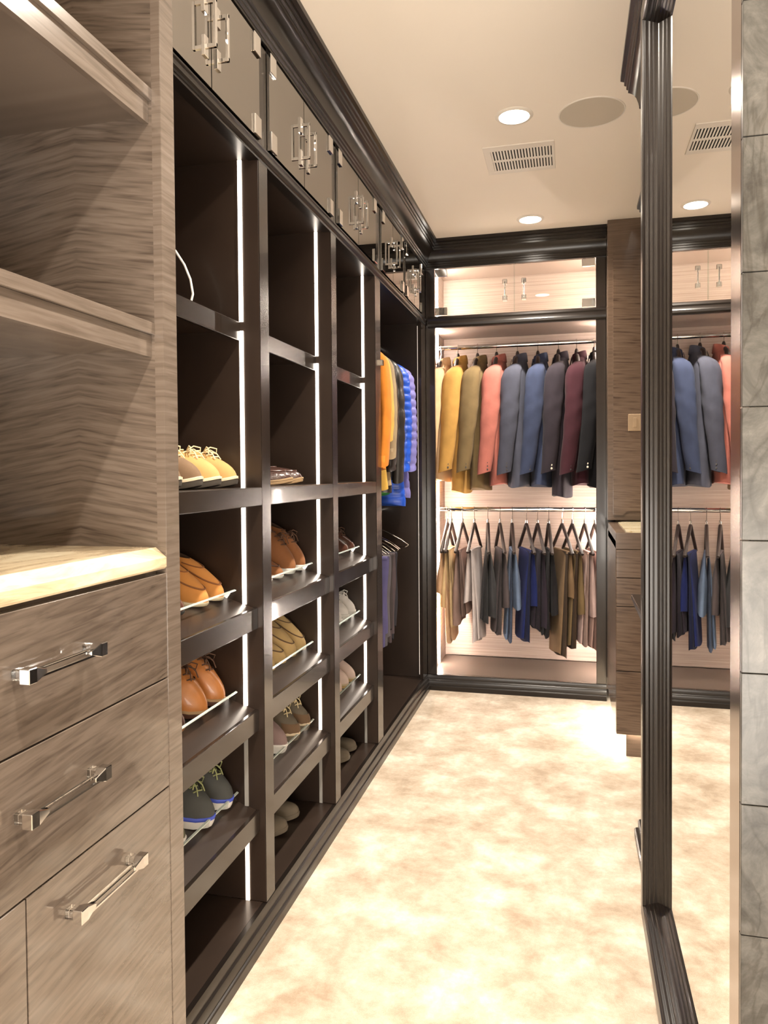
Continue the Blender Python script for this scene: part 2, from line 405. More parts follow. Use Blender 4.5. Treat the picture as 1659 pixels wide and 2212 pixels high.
B(XF-.02, XF+.0003, 4.236, 4.372, ZB, Z_DT+.012).build('stile', 'espresso', c4)
B(-.858, -.8536, 4.245, 4.275, .12, 2.15).build('led_strip', 'led_faint', c4)
ROD_X = -1.085
for zr in (2.035, 1.085):
    MB().lathe((ROD_X, 3.281, zr), [(.013, 0), (.013, 1.013)], 16, 'y').build('hanging_rod', 'chrome', c4, smooth=True)
vr = B(XF-.004, XF+.016, 3.262, 3.284, 1.785, 1.812).build('valet_knob', 'chrome', c4, bevel=.003)

# loose white cord hanging in the top compartment
pts = []
for k in range(25):
    t = k/24
    pts.append((lerp(-1.06, -.985, t)+.02*math.sin(t*3), 1.86+.03*math.sin(t*2)-.0*t, 1.953-.03*t-.205*t**2.6+.0))
pts = [(-1.115,1.78,1.958),(-1.09,1.80,1.955),(-1.06,1.815,1.935),(-1.035,1.83,1.905),(-1.015,1.84,1.87),(-1.0,1.845,1.83),(-.993,1.845,1.79),(-1.0,1.84,1.755),(-1.012,1.835,1.732),(-1.03,1.83,1.7265)]
tag(MB().tube(pts, .0032, 8).build('cord', 'cord_white', smooth=True), 'loose white cord drooping onto the top shelf beside the wood dresser', 'cord')

# ------------------------------------------------------------------ figured-wood dresser with open shelves
dr = thing('display_dresser', 'glossy figured grey-brown wood dresser with drawers below and open shelves above', 'dresser', (XW, .9, 0))
Y0, YP = .25, 1.303
B(-1.30, XW, YP, 1.3525, 0, H-.002).build('side_panel', 'wood_panel', dr, bevel=.001)
B(XW-.018, XW+.0006, YP-.0008, YP+.02, 1.16, H-.003).build('edge_lipping', 'wood_plain', dr)
B(XW-.001, XW+.0012, YP+.0003, 1.3523, 0.001, H-.003).build('edge_lipping', 'wood_plain', dr)
B(-1.32, -1.30, Y0, 1.3525, 0, H-.002).build('back_panel', 'wood_plain', dr)
B(-1.30, XW, Y0-.04, Y0, 0, H-.002).build('side_panel', 'wood_plain', dr)
for zt in (1.595, 2.046):
    s = B(-1.30, -.783, Y0, YP, zt-.023, zt).build('shelf', 'wood_plain', dr, bevel=.001)
    B(-.803, -.791, Y0, YP-.0005, zt-.066, zt-.0235).build('shelf_apron', 'wood_plain', s)
    B(-1.30, -.803, Y0, YP, zt-.052, zt-.0235).build('shelf_core', 'wood_plain', s)
B(-1.30, XW-.022, Y0, YP, .06, 1.112).build('carcass', 'wood_plain', dr)
B(-1.30, XW-.06, Y0, YP, 0, .06).build('toe_kick', 'wood_plain', dr)
def lucite_handle(parent, y0, y1, z):
    hx = XW+.0005
    B(hx+.020, hx+.030, y0+.012, y1-.012, z-.006, z+.006).build('handle', 'acrylic', parent, bevel=.001)
    B(hx+.0302, hx+.0312, y0+.012, y1-.012, z-.0065, z-.0035).build('handle_strip', 'chrome', parent)
    for yy, sg in ((y0, 1), (y1, -1)):
        B(hx-.001, hx+.020, min(yy+sg*.004, yy+sg*.020), max(yy+sg*.004, yy+sg*.020), z-.008, z+.008).build('handle_post', 'acrylic', parent, bevel=.001)
        # faceted chrome end, tapering toward the bar
        MB().loft([[(hx+.016, yy, z-.011), (hx+.033, yy, z-.011), (hx+.033, yy, z+.011), (hx+.016, yy, z+.011)],
                   [(hx+.016, yy+sg*.016, z-.011), (hx+.033, yy+sg*.016, z-.011), (hx+.033, yy+sg*.016, z+.011), (hx+.016, yy+sg*.016, z+.011)],
                   [(hx+.0245, yy+sg*.040, z-.003), (hx+.031, yy+sg*.040, z-.003), (hx+.031, yy+sg*.040, z+.003), (hx+.0245, yy+sg*.040, z+.003)]]).build('handle_cap', 'chrome', parent, bevel=.001)
for (a0, a1, z0, z1, h0, h1, hz) in ((.62, 1.319, .9045, 1.108, .880, 1.062, 1.018), (.62, 1.319, .6895, .9015, .880, 1.068, .813), (.9075, 1.319, .065, .6865, .985, 1.172, .615), (.25, .9045, .065, .6865, .48, .67, .615), (.25, .617, .6895, 1.108, .34, .50, .85)):
    d = B(XW-.021, XW, a0, a1, z0, z1).build('drawer', 'wood_drawer', dr, bevel=.001)
    lucite_handle(d, h0, h1, hz)
# stone worktop with bevelled front edge
ct = MB(); prof = [(-1.30,1.117),(XW-.002,1.117),(XW+.001,1.121),(XW+.001,1.139),(XW-.022,1.158),(-1.30,1.158)]
prof2 = [(-1.30,1.117),(XW-.002,1.117),(XW+.001,1.121),(XW+.001,1.139),(XW-.022,1.158),(-1.30,1.158)]
ct.loft([[(x, Y0, z) for x, z in prof], [(x, YP-.001 if x > -1.2 else YP-.001, z) for x, z in prof2]])
tag(ct.build('stone_countertop', 'travertine'), 'pale cream stone worktop on top of the figured wood dresser', 'countertop')

# ------------------------------------------------------------------ lit wardrobe in the back wall
wd = thing('lit_wardrobe', 'bright lit open wardrobe in the back wall with dark frame and pale lining', 'wardrobe', (-.32, D, 0))
XL, XR, YB = -.808, .226, 4.885
ft = .024
B(XF+.001, -.778, D, D+ft, ZB, 2.545).build('stile', 'espresso', wd, bevel=.002)
B(.143, .197, D, D+ft, ZB, 2.545).build('stile', 'espresso', wd, bevel=.002)
B(.190, .247, D+.003, D+ft, ZB, 2.60).build('light_leak_stop', 'espresso', wd)  # hidden block added to stop LED light leaking past the right stile
B(-.778, .143, D, D+ft, 2.503, 2.56).build('top_rail', 'espresso', wd, bevel=.002)
mr = [(-.0,2.156),(-.004,2.158),(-.010,2.166),(-.012,2.178),(-.008,2.188),(-.008,2.198),(-.012,2.206),(-.010,2.216),(-.002,2.224),(.024,2.224),(.024,2.156)]
MB().loft([[(XF+.016, D+d, z) for d, z in mr], [(.197, D+d, z) for d, z in mr]]).build('mid_rail', 'espresso_moulding', wd, smooth=True, ang=25)
B(-.778, .143, D, D+ft, .06, ZB).build('bottom_rail', 'espresso', wd)
B(XL, XR, YB, YB+.02, ZB, 2.60).build('back_panel', 'linen_laminate', wd)
B(XL-.02, XL, D+ft, YB+.02, ZB, 2.60).build('side_panel', 'linen_laminate', wd)
B(XR, XR+.02, D+ft, YB+.02, ZB, 2.60).build('side_panel', 'linen_laminate', wd)
B(XL, XR, D+ft, YB, .06, .088).build('bottom_panel', 'bay_floor', wd)
B(XL, XR, D+ft, YB, 2.176, 2.206).build('shelf', 'bay_top', wd)
B(XL, XR, D+ft, YB, 2.562, 2.58).build('top_panel', 'bay_top', wd)
B(-.55, .02, YB-.012, YB, 1.80, 1.885).build('hanging_cleat', 'bay_floor', wd, bevel=.002)
for xx in ((XL, XL+.006), (XR-.006, XR)):
    B(xx[0], xx[1], 4.615, 4.635, .10, 2.165).build('led_strip', 'led_back', wd)
    B(xx[0], xx[1], 4.615, 4.635, 2.215, 2.55).build('led_strip', 'led_back', wd)
RY, RZ1, RZ2 = 4.645, 2.080, 1.069
for zr in (RZ1, RZ2):
    MB().lathe((XL, RY, zr), [(.0135, 0), (.0135, XR-XL)], 20, 'x').build('hanging_rod', 'chrome', wd, smooth=True)
for k, (a0, a1) in enumerate(((-.774, -.3125), (-.3095, .139))):
    d = B(a0, a1, D+.006, D+.012, 2.230, 2.500).build('glass_door', 'clear_glass', wd)
    B((a1-.0008) if k == 0 else a0-.0002, (a1+.0002) if k == 0 else a0+.0008, D+.0059, D+.0121, 2.2305, 2.4995).build('pane_edge', 'glass_edge', d)
    hx = -.364 if k == 0 else -.256
    for zz in (2.306, 2.400):
        B(hx-.0135, hx+.0135, D-.012, D+.006, zz-.0135, zz+.0135).build('handle_base', 'chrome', d, bevel=.002)
    MB().tube([(hx, D-.010, 2.306), (hx, D-.010, 2.400)], .0035, 10).build('handle', 'chrome', d, smooth=True)
    for zz in (2.230, 2.455):
        yy = (a0, a0+.072) if k == 0 else (a1-.072, a1)
        B(yy[0], yy[1], D-.004, D+.022, zz, zz+.045).build('hinge', 'chrome', d, bevel=.002)

# ------------------------------------------------------------------ framed mirror panel on the right
mp_ = thing('framed_mirror', 'full-height wall mirror in a dark stepped moulding frame', 'mirror', (MX, 1.5, 0))
MY0, MY1, MZ0, MZ1 = 1.082, 1.932, .228, 2.385
B(MX+.004, MX+.045, 1.026, 2.02, .002, H-.01).build('backing', 'espresso', mp_)
B(MX, MX+.004, MY0-.001, MY1+.06, MZ0-.06, MZ1+.06).build('mirror_pane', 'mirror', mp_)
B(MX-.001, MX+.010, 1.024, MY0, .002, H-.01).build('edge_strip', 'satin_steel', mp_)
FR = [(0,0),(-.003,.0015),(-.0065,.002),(-.0065,.005),(-.009,.0055),(-.0115,.0065),(-.0125,.0090),(-.0150,.0095),(-.0150,.0125),(-.0180,.0130),(-.0205,.0150),(-.0215,.0175),(-.0245,.0180),(-.0245,.0210),(-.0280,.0215),(-.0305,.0235),(-.0315,.0260),(-.0350,.0275),(-.035,.068),(-.0,.072)]
def frame_seg(name, P, Q):   # P, Q: functions offset -> (y,z) at each end
    MB().loft([[(MX+d, *P(o_)) for d, o_ in FR], [(MX+d, *Q(o_)) for d, o_ in FR]]).build(name, 'espresso_moulding', mp_, smooth=True, ang=25)
frame_seg('frame_stile', lambda o_: (MY1+o_, MZ0-o_), lambda o_: (MY1+o_, MZ1+o_))
frame_seg('frame_rail', lambda o_: (MY0, MZ0-o_), lambda o_: (MY1+o_, MZ0-o_))
frame_seg('frame_rail', lambda o_: (MY0, MZ1+o_), lambda o_: (MY1+o_, MZ1+o_))

# ------------------------------------------------------------------ tall unit beyond the mirror (only its mouldings show)
tu = thing('side_cabinet', 'dark tall cabinet beyond the framed mirror showing its crown, counter edge and plinth', 'cabinet', (.256, 2.35, 0))
B(.256, .80, 2.03, 2.70, .10, 2.50).build('body', 'espresso', tu, bevel=.002)
XS = .256
MB().loft([[(XS-d, yy, z) for d, z in CROWN] for yy in (2.03, 2.712)]).build('crown', 'espresso_moulding', tu, smooth=True, ang=25)
B(XS, .80, 2.03, 2.71, 2.50, H-.001).build('crown_block', 'espresso', tu)
MB().loft([[(XS+.02-.02-d*2.0, yy, z) for d, z in BASE] for yy in (2.03, 2.76)]).build('plinth', 'espresso_moulding', tu, smooth=True, ang=25)
B(XS, .80, 2.03, 2.70, 0, .10).build('plinth_block', 'espresso', tu)
B(.204, .27, 2.03, 2.70, .856, .874).build('counter_edge', 'espresso_moulding', tu, bevel=.003)
B(.212, .27, 2.03, 2.70, .835, .856).build('counter_edge', 'espresso_moulding', tu, bevel=.003)
B(.42, 1.30, 2.76, 4.038, 2.505, H-.001).build('soffit', 'espresso', tu)
MB().loft([[(.42-d, yy, z) for d, z in CROWN] for yy in (2.76, 4.04)]).build('crown_return', 'espresso_moulding', tu, smooth=True, ang=25)

# ------------------------------------------------------------------ floating drawer cabinet and tall door in the far right corner
fc = thing('floating_drawers', 'brown wood floating drawer cabinet glowing underneath in the far right corner', 'cabinet', (.55, 3.5, .11))
B(.199, .95, 3.505, 4.30, .112, .985).build('body', 'wood_brown', fc, bevel=.001)
B(.199, .95, 3.485, 4.20, .950, 1.024).build('top_frame', 'wood_brown_plain', fc, bevel=.001)
for z0, z1 in ((.114, .398), (.402, .690), (.694, .819), (.823, .947)):
    B(.200, .66, 3.485, 3.505, z0, z1).build('drawer', 'wood_brown', fc, bevel=.001)
B(.245, .95, 3.53, 4.25, 0, .112).build('plinth', 'wood_brown_plain', fc)
B(.21, .240, 3.56, 4.2, .105, .1118).build('led_strip', 'led_floor', fc)
B(.25, .60, 3.510, 3.516, .106, .1118).build('led_strip', 'led_floor', fc)
op = MB(); poly = [(.245,3.56),(.275,3.505),(.93,3.505),(.93,4.17),(.275,4.17),(.245,4.12)]
op.loft([[(x, y, 1.0235) for x, y in poly], [(x, y, 1.029) for x, y in poly]])
tag(op.build('onyx_top', 'onyx'), 'clipped-corner pale onyx slab set into the floating drawer cabinet', 'countertop')
td = thing('tall_door_cabinet', 'tall brown wood cabinet front between the lit wardrobe and the mirror frame', 'cabinet', (.55, 4.215, 1.03))
B(.199, .95, 4.222, 4.36, 1.034, H-.001).build('body', 'wood_brown_plain', td, bevel=.001)
dm = MB(); poly = [(.227,1.062),(.275,1.062),(.300,1.085),(.90,1.085),(.90,2.47),(.227,2.47)]
dm.loft([[(x, 4.210, z) for x, z in poly], [(x, 4.2225, z) for x, z in poly]]); dm.build('door', 'wood_brown', td)
sp = thing('switch_plate', 'small tan switch plate on the tall brown cabinet door', 'switch', (.34, 4.209, 1.56))
B(.303, .375, 4.205, 4.2098, 1.515, 1.606).build('plate', plain('plate_tan', (.34,.235,.14), .5), sp, bevel=.002)
B(.330, .348, 4.2025, 4.2052, 1.535, 1.586).build('rocker', 'plate_tan', sp, bevel=.001)

# ------------------------------------------------------------------ ceiling fixtures
def downlight(x, y, label):
    t = thing('downlight', label, 'ceiling light', (x, y, H), 'recessed downlights')
    MB().lathe((x, y, H), [(.056, 0), (.058, -.006), (.068, -.005), (.072, -.001), (.072, 0)], 40).build('trim_ring', 'vent_white', t, smooth=True)
    MB().lathe((x, y, H), [(.0555, -.0005), (.0555, -.003)], 40).build('lens', 'downlight_lens', t)
    ld = bpy.data.lights.new('downlight_lamp', 'SPOT'); ld.energy = SPOT_W; ld.color = (1, .90, .775); ld.spot_size = R(140); ld.spot_blend = .9; ld.shadow_soft_size = .035
    lo = bpy.data.objects.new('downlight_lamp', ld); COL.objects.link(lo); lo.parent = t; lo.location = (0, 0, -.012)
    return t
downlight(-.204, 4.095, 'recessed round downlight nearest the lit wardrobe')
downlight(-.204, 2.900, 'recessed round downlight between the air vent and the camera')
downlight(-.204, 1.705, 'recessed round downlight above the middle of the aisle')
downlight(-.204, .510, 'recessed round downlight above the entrance')
sk = thing('ceiling_speaker', 'round flush ceiling speaker with grey-beige grille', 'speaker', (.082, 2.95, H))
MB().lathe((.082, 2.95, H), [(.117, 0), (.118, -.003), (.1225, -.003), (.1235, 0)], 56).build('rim', 'vent_white', sk, smooth=True)
MB().lathe((.082, 2.95, H), [(.117, -.0003), (.117, -.0022)], 56).build('grille', 'speaker_mesh', sk)
vt = thing('air_vent', 'white rectangular ceiling air vent with two rows of louvers', 'air vent', (-.205, 3.29, H))
vx0, vx1, vy0, vy1 = -.354, -.060, 3.147, 3.437
ox0, ox1, oy0, oy1 = -.325, -.072, 3.192, 3.405
ym = (oy0+oy1)/2
fr = MB()
fr.box(vx0, vx1, vy0, oy0, H-.005, H); fr.box(vx0, vx1, oy1, vy1, H-.005, H); fr.box(vx0, ox0, oy0, oy1, H-.005, H); fr.box(ox1, vx1, oy0, oy1, H-.005, H); fr.box(ox0, ox1, ym-.007, ym+.007, H-.005, H)
fr.build('frame', 'vent_white', vt, bevel=.001)
B(ox0, ox1, oy0, oy1, H-.0006, H-.0001).build('backing', 'dark_void', vt)
nS = 20; pit = (ox1-ox0)/nS
sl_me = None
for (a0, a1) in ((oy0, ym-.007), (ym+.007, oy1)):
    for k in range(nS):
        x = ox0+pit*(k+.35)
        if sl_me is None:
            o = MB().add([(-.004,0,-.001),(.0035,0,-.0045),(.0042,0,-.0038),(-.0033,0,-.0003),(-.004,a1-a0,-.001),(.0035,a1-a0,-.0045),(.0042,a1-a0,-.0038),(-.0033,a1-a0,-.0003)], [(0,1,2,3),(7,6,5,4),(0,4,5,1),(1,5,6,2),(2,6,7,3),(3,7,4,0)]).build('slat', 'vent_white', vt, local=True)
            sl_me = o.data
        else:
            o = bpy.data.objects.new('slat', sl_me); COL.objects.link(o); o.parent = vt
        o.location = (x+.205, a0-3.29, 0)

# ------------------------------------------------------------------ shoes
def shoe_mats():
    def S(n, c, r=.8): fabric(n, c, r, 500., .10)
    S('suede_tan', (.50,.30,.11)); S('suede_brown', (.17,.105,.06)); S('suede_orange', (.58,.25,.065)); S('suede_rust', (.26,.105,.04))
    S('suede_sand', (.60,.42,.19)); S('knit_grey', (.075,.078,.075)); S('mesh_taupe', (.16,.135,.10)); S('mesh_mauve', (.30,.21,.20)); S('canvas_white', (.82,.79,.76)); S('canvas_pink', (.78,.62,.54)); S('felt_grey', (.20,.165,.12))
    plain('leather_tan', (.52,.20,.055), .35, coat=.2, bump=.08, bscale=150., var=.10); plain('leather_dark', (.085,.032,.020), .3, coat=.3, bump=.08, bscale=150.); plain('croc', (.060,.030,.024), .25, coat=.4, bump=.9, bscale=90.)
    plain('welt', (.45,.30,.16), .6); plain('crepe', (.055,.045,.035), .8); plain('cream_sole', (.72,.60,.42), .6)
shoe_mats()
def shoe(label, cat, toe, up_m, sole_m, L=.285, w=.049, toe_h=.050, zc=(.088,.078), cx=.27, ca=.20, cb=.026, sole_h=.016, laces=None, welt=None, seam=None, tilt=TILT, spin=0., flip=1, group=None, stripe=None, tongue=False, toe_cap=None, name='shoe'):
    """toe = world position of the toe tip contact; foot points to +X"""
    t = thing(name, label, cat, toe, group, rot=(0, tilt, spin))
    n = 28
    def outl(a, g=1.0, z=0.):
        x = -L/2+L/2*math.cos(a); u = (x+L)/L
        hw = curve([(0,.68),(.12,.74),(.38,.70),(.70,1.0),(.88,.86),(1,.60)], u)*w
        s_ = math.sin(a); y = hw*math.copysign(abs(s_)**.62, s_)
        y += flip*.010*math.sin(u*math.pi)*(1 if u > .3 else .5)
        return Vector((x*(1+(g-1)*.4)+(g-1)*L*.2, y*g, z+.010*max(0, (u-.78)/.22)**2))
    def coll(a):
        c = -L+cx*L
        return Vector((c+ca*L*math.cos(a), cb*math.sin(a), lerp(zc[0], zc[1], .5+.5*math.cos(a))))
    def surf(a, s):
        p0 = outl(a, 1.0, sole_h*.75); p2 = coll(a); f_ = .5+.5*math.cos(a)
        h1 = lerp(lerp(zc[0]*.75, toe_h*1.05, f_), zc[1]*.80, math.sin(a)**2*.55)
        p1 = p0+Vector((.002*math.cos(a), .003*math.copysign(1, math.sin(a)), h1))
        p1.z = max(p1.z, .02)
        # fuller toe box
        q = p0*(1-s)**2+p1*2*s*(1-s)+p2*s*s
        return q
    rings = [[surf(2*math.pi*i/n, s) for i in range(n)] for s in (0,.06,.14,.24,.36,.48,.60,.72,.84,.93,1.0)]
    u_ = MB().loft(rings, True, True, False).build('upper', up_m, t, smooth=True, local=True, ang=60)
    r0 = rings[-1]; c_ = sum(r0, Vector())/n
    MB().loft([r0, [c_+(p-c_)*.86-Vector((0,0,.004)) for p in r0], [c_+(p-c_)*.74-Vector((0,0,.045)) for p in r0]], True, False, True).build('lining', 'shoe_lining', u_, smooth=True, local=True)
    so = MB().loft([[outl(2*math.pi*i/n, 1.01, 0) for i in range(n)], [outl(2*math.pi*i/n, 1.05, sole_h*.5) for i in range(n)], [outl(2*math.pi*i/n, 1.03, sole_h) for i in range(n)]]).build('sole', sole_m, t, smooth=True, local=True, ang=50)
    if stripe: MB().loft([[outl(2*math.pi*i/n, 1.045, sole_h*.95) for i in range(n)], [outl(2*math.pi*i/n, 1.055, sole_h*1.15) for i in range(n)], [outl(2*math.pi*i/n, 1.02, sole_h*1.38) for i in range(n)]]).build('foxing', stripe, t, smooth=True, local=True)
    if welt: MB().loft([[outl(2*math.pi*i/n, 1.07, sole_h*.85) for i in range(n)], [outl(2*math.pi*i/n, 1.07, sole_h*1.2) for i in range(n)], [outl(2*math.pi*i/n, 1.0, sole_h*1.25) for i in range(n)]]).build('welt', welt, t, smooth=True, local=True, ang=30)
    if seam:
        pth = [surf(R(k), lerp(.40, .78, min(1, abs(k)/88)**2))+Vector((0,0,.0012)) for k in range(-88, 89, 8)]
        MB().tube(pth, .0022, 6).build('apron_seam', seam, u_, smooth=True, local=True)
        a1, a2 = surf(R(38), .86), surf(R(-38), .86); a3 = surf(0, .86)
        MB().tube([surf(R(k), .80)+Vector((0,0,.0015)) for k in range(-64, 65, 16)], .0018, 6).build('strap_seam', seam, u_, smooth=True, local=True)
    if laces:
        lz = MB()
        for s in (.70, .79, .88, .96):
            a_ = R(26)
            p, q_, m_ = surf(a_, s), surf(-a_, s), surf(0, s)
            lz.tube([p, (p+m_)/2+Vector((.001,0,.004)), m_+Vector((.002,0,.004)), (q_+m_)/2+Vector((.001,0,.004)), q_], .0019, 6)
        top = surf(0, .92)+Vector((.003,0,.004))
        for sg in (-1, 1):
            lz.tube([top, top+Vector((.014,sg*.012,.012)), top+Vector((.026,sg*.026,.008)), top+Vector((.026,sg*.024,-.006)), top+Vector((.012,sg*.008,0)), top], .0019, 6)
            lz.tube([top, top+Vector((.016,sg*.008,.004)), top+Vector((.032,sg*.014,-.006)), top+Vector((.042,sg*.018,-.022))], .0018, 6)
        lz.build('laces', laces, t, smooth=True, local=True)
    if tongue:
        p = surf(0, .98)
        MB().loft([[p+Vector((dx, yy, dz)) for yy in (-.018,-.006,.006,.018)]+[p+Vector((dx-.003, yy, dz)) for yy in (.018,.006,-.006,-.018)] for dx, dz in ((.02,-.012),(.0,.0),(-.012,.016),(-.018,.026))]).build('tongue', up_m, t, smooth=True, local=True)
    if toe_cap:
        rr = [[surf(R(k), s)+Vector((.0016*math.cos(R(k)), .0016*math.sin(R(k)), .0012)) for k in range(-48, 49, 8)] for s in (.03,.12,.24,.34,.40)]
        MB().loft(rr, closed=False).build('toe_cap', toe_cap, u_, smooth=True, local=True)
    return t
def shelf_toe(y, zs, tx=-.929): return (tx, y, zs+(XA-tx)*SL+.0005)
# bay 1, mid shelf (flat)
ch = dict(zc=(.105,.100), toe_h=.044, cx=.355, ca=.235, tilt=0, welt='cream_sole', sole_h=.018)
shoe('tan suede chukka boot with cream laces at the far end of the mid shelf', 'shoe', (-.882, 1.868, 1.2635), 'suede_tan', 'crepe', laces='cream_lace', group='shoes beside the dresser', spin=.03, **ch)
shoe('tan suede chukka boot with cream laces, second from the far end of the mid shelf', 'shoe', (-.882, 1.768, 1.2635), 'suede_tan', 'crepe', laces='cream_lace', flip=-1, group='shoes beside the dresser', spin=-.03, **ch)
shoe('brown suede desert boot on the mid shelf, the one touching the tan pair', 'shoe', (-.880, 1.664, 1.2635), 'suede_brown', 'crepe', laces='cream_lace', group='shoes beside the dresser', spin=.02, **ch)
shoe('brown suede desert boot on the mid shelf, closest to the wood dresser', 'shoe', (-.880, 1.562, 1.2635), 'suede_brown', 'crepe', laces='cream_lace', flip=-1, group='shoes beside the dresser', **ch)
# bay 1, slanted shelves
mo = dict(zc=(.085,.088), toe_h=.038, cx=.335, ca=.225, sole_h=.010)
shoe('orange suede moccasin, farther of the pair on the top slanted shelf', 'shoe', shelf_toe(1.862, SHELF_Z[0]), 'suede_orange', 'cream_sole', seam='suede_rust', spin=.02, group='shoes beside the dresser', **mo)
shoe('orange suede moccasin, nearer of the pair on the top slanted shelf', 'shoe', shelf_toe(1.772, SHELF_Z[0]), 'suede_orange', 'cream_sole', seam='suede_rust', flip=-1, spin=-.02, group='shoes beside the dresser', **mo)
shoe('dark brown leather loafer toe peeking out next to the orange moccasins', 'shoe', shelf_toe(1.645, SHELF_Z[0]), 'leather_dark', 'rubber', zc=(.07,.06), toe_h=.040, sole_h=.010, group='shoes beside the dresser')
bo = dict(zc=(.125,.118), toe_h=.044, cx=.345, ca=.235, cb=.031, sole_h=.016, welt='welt')
shoe('tan leather lace-up boot, farther of the pair on the middle slanted shelf', 'shoe', shelf_toe(1.858, SHELF_Z[1]), 'leather_tan', 'leather_dark', laces='brown_lace', spin=.02, group='shoes beside the dresser', **bo)
shoe('tan leather lace-up boot, nearer of the pair on the middle slanted shelf', 'shoe', shelf_toe(1.755, SHELF_Z[1]), 'leather_tan', 'leather_dark', laces='brown_lace', flip=-1, spin=-.02, group='shoes beside the dresser', **bo)
shoe('dark brown leather shoe toe beside the tan lace-up boots', 'shoe', shelf_toe(1.640, SHELF_Z[1]), 'leather_dark', 'leather_tan', zc=(.08,.07), toe_h=.044, sole_h=.012, welt='welt', group='shoes beside the dresser')
sn = dict(zc=(.095,.100), toe_h=.050, cx=.365, ca=.245, cb=.030, sole_h=.022, w=.052, L=.295)
shoe('dark grey knit running shoe with blue and white sole, farther of the pair', 'shoe', shelf_toe(1.870, SHELF_Z[2], -.917), 'knit_grey', 'white_rubber', stripe='blue_rubber', laces='green_lace', spin=.03, group='shoes beside the dresser', **sn)
shoe('dark grey knit running shoe with blue and white sole, nearer of the pair', 'shoe', shelf_toe(1.760, SHELF_Z[2], -.917), 'knit_grey', 'white_rubber', stripe='blue_rubber', laces='green_lace', flip=-1, spin=-.02, group='shoes beside the dresser', **sn)
shoe('olive shoe toe with pale blue sole at the dresser end of the lowest slanted shelf', 'shoe', shelf_toe(1.630, SHELF_Z[2]), fabric('knit_olive', (.12,.115,.07)), plain('pale_blue', (.20,.30,.50), .6), zc=(.09,.085), toe_h=.050, sole_h=.020, stripe='white_rubber', group='shoes beside the dresser')
# bay 2
G2 = 'shoes in the second cabinet'
cr = dict(zc=(.075,.062), toe_h=.040, tilt=0, sole_h=.012, welt='welt', seam='leather_dark')
shoe('dark crocodile-textured loafer, farther of the pair on the mid shelf', 'shoe', (-.895, 2.415, 1.2635), 'croc', 'welt', group=G2, **cr)
shoe('dark crocodile-textured loafer, nearer of the pair on the mid shelf', 'shoe', (-.895, 2.318, 1.2635), 'croc', 'welt', flip=-1, group=G2, **cr)
shoe('rust suede ankle boot, farther of the pair behind the glass lip', 'shoe', shelf_toe(2.505, SHELF_Z[0]), 'suede_rust', 'white_rubber', laces='brown_lace', spin=.02, group=G2, **{**bo, 'welt': 'white_rubber', 'zc': (.135,.125)})
shoe('rust suede ankle boot, nearer of the pair behind the glass lip', 'shoe', shelf_toe(2.408, SHELF_Z[0]), 'suede_rust', 'white_rubber', laces='brown_lace', flip=-1, spin=-.02, group=G2, **{**bo, 'welt': 'white_rubber', 'zc': (.135,.125)})
shoe('rust brown driving moccasin next to the rust ankle boots', 'shoe', shelf_toe(2.300, SHELF_Z[0]), 'suede_rust', 'white_rubber', zc=(.06,.055), toe_h=.036, seam='leather_dark', sole_h=.010, group=G2)
shoe('rust brown driving moccasin at the cabinet post end of its shelf', 'shoe', shelf_toe(2.205, SHELF_Z[0]), 'suede_rust', 'white_rubber', zc=(.06,.055), toe_h=.036, seam='leather_dark', sole_h=.010, flip=-1, group=G2)
for k, (y, lb) in enumerate(((2.510, 'sand suede moccasin at the led strip end of its shelf'), (2.412, 'sand suede moccasin with tall heel, second from the led strip'), (2.318, 'sand suede moccasin, third from the led strip'), (2.222, 'sand suede moccasin at the cabinet post end of its shelf'))):
    shoe(lb, 'shoe', shelf_toe(y, SHELF_Z[1]), 'suede_sand', 'suede_sand', seam='suede_brown', flip=1 if k % 2 == 0 else -1, spin=.02*(-1)**k, group=G2, zc=(.100,.100) if k < 2 else (.07,.06), toe_h=.038, sole_h=.008, ca=.225, cx=.335)
for k, (y, lb, mt, so_) in enumerate(((2.505, 'taupe mesh sneaker with cream laces, farther of the pair', 'mesh_taupe', 'felt_grey'), (2.402, 'taupe mesh sneaker with cream laces, nearer of the pair', 'mesh_taupe', 'felt_grey'), (2.285, 'mauve mesh running shoe with thick white sole', 'mesh_mauve', 'white_rubber'))):
    shoe(lb, 'shoe', shelf_toe(y, SHELF_Z[2], -.920), mt, so_, laces='cream_lace' if k < 2 else None, toe_cap='suede_brown' if k < 2 else None, stripe='cream_sole' if k < 2 else 'white_rubber', flip=1 if k % 2 == 0 else -1, spin=.03*(-1)**k, group=G2, **sn)
slp = dict(zc=(.030,.050), toe_h=.040, cx=.33, ca=.30, cb=.032, sole_h=.016, tilt=0, L=.28, w=.052)
shoe('grey felt slipper on the second cabinet floor, farther of the pair', 'slipper', (-.925, 2.428, ZB+.001), 'felt_grey', 'felt_grey', group=G2, name='slipper', spin=.05, **slp)
shoe('grey felt slipper on the second cabinet floor, nearer of the pair', 'slipper', (-.925, 2.318, ZB+.001), 'felt_grey', 'felt_grey', flip=-1, group=G2, name='slipper', **slp)
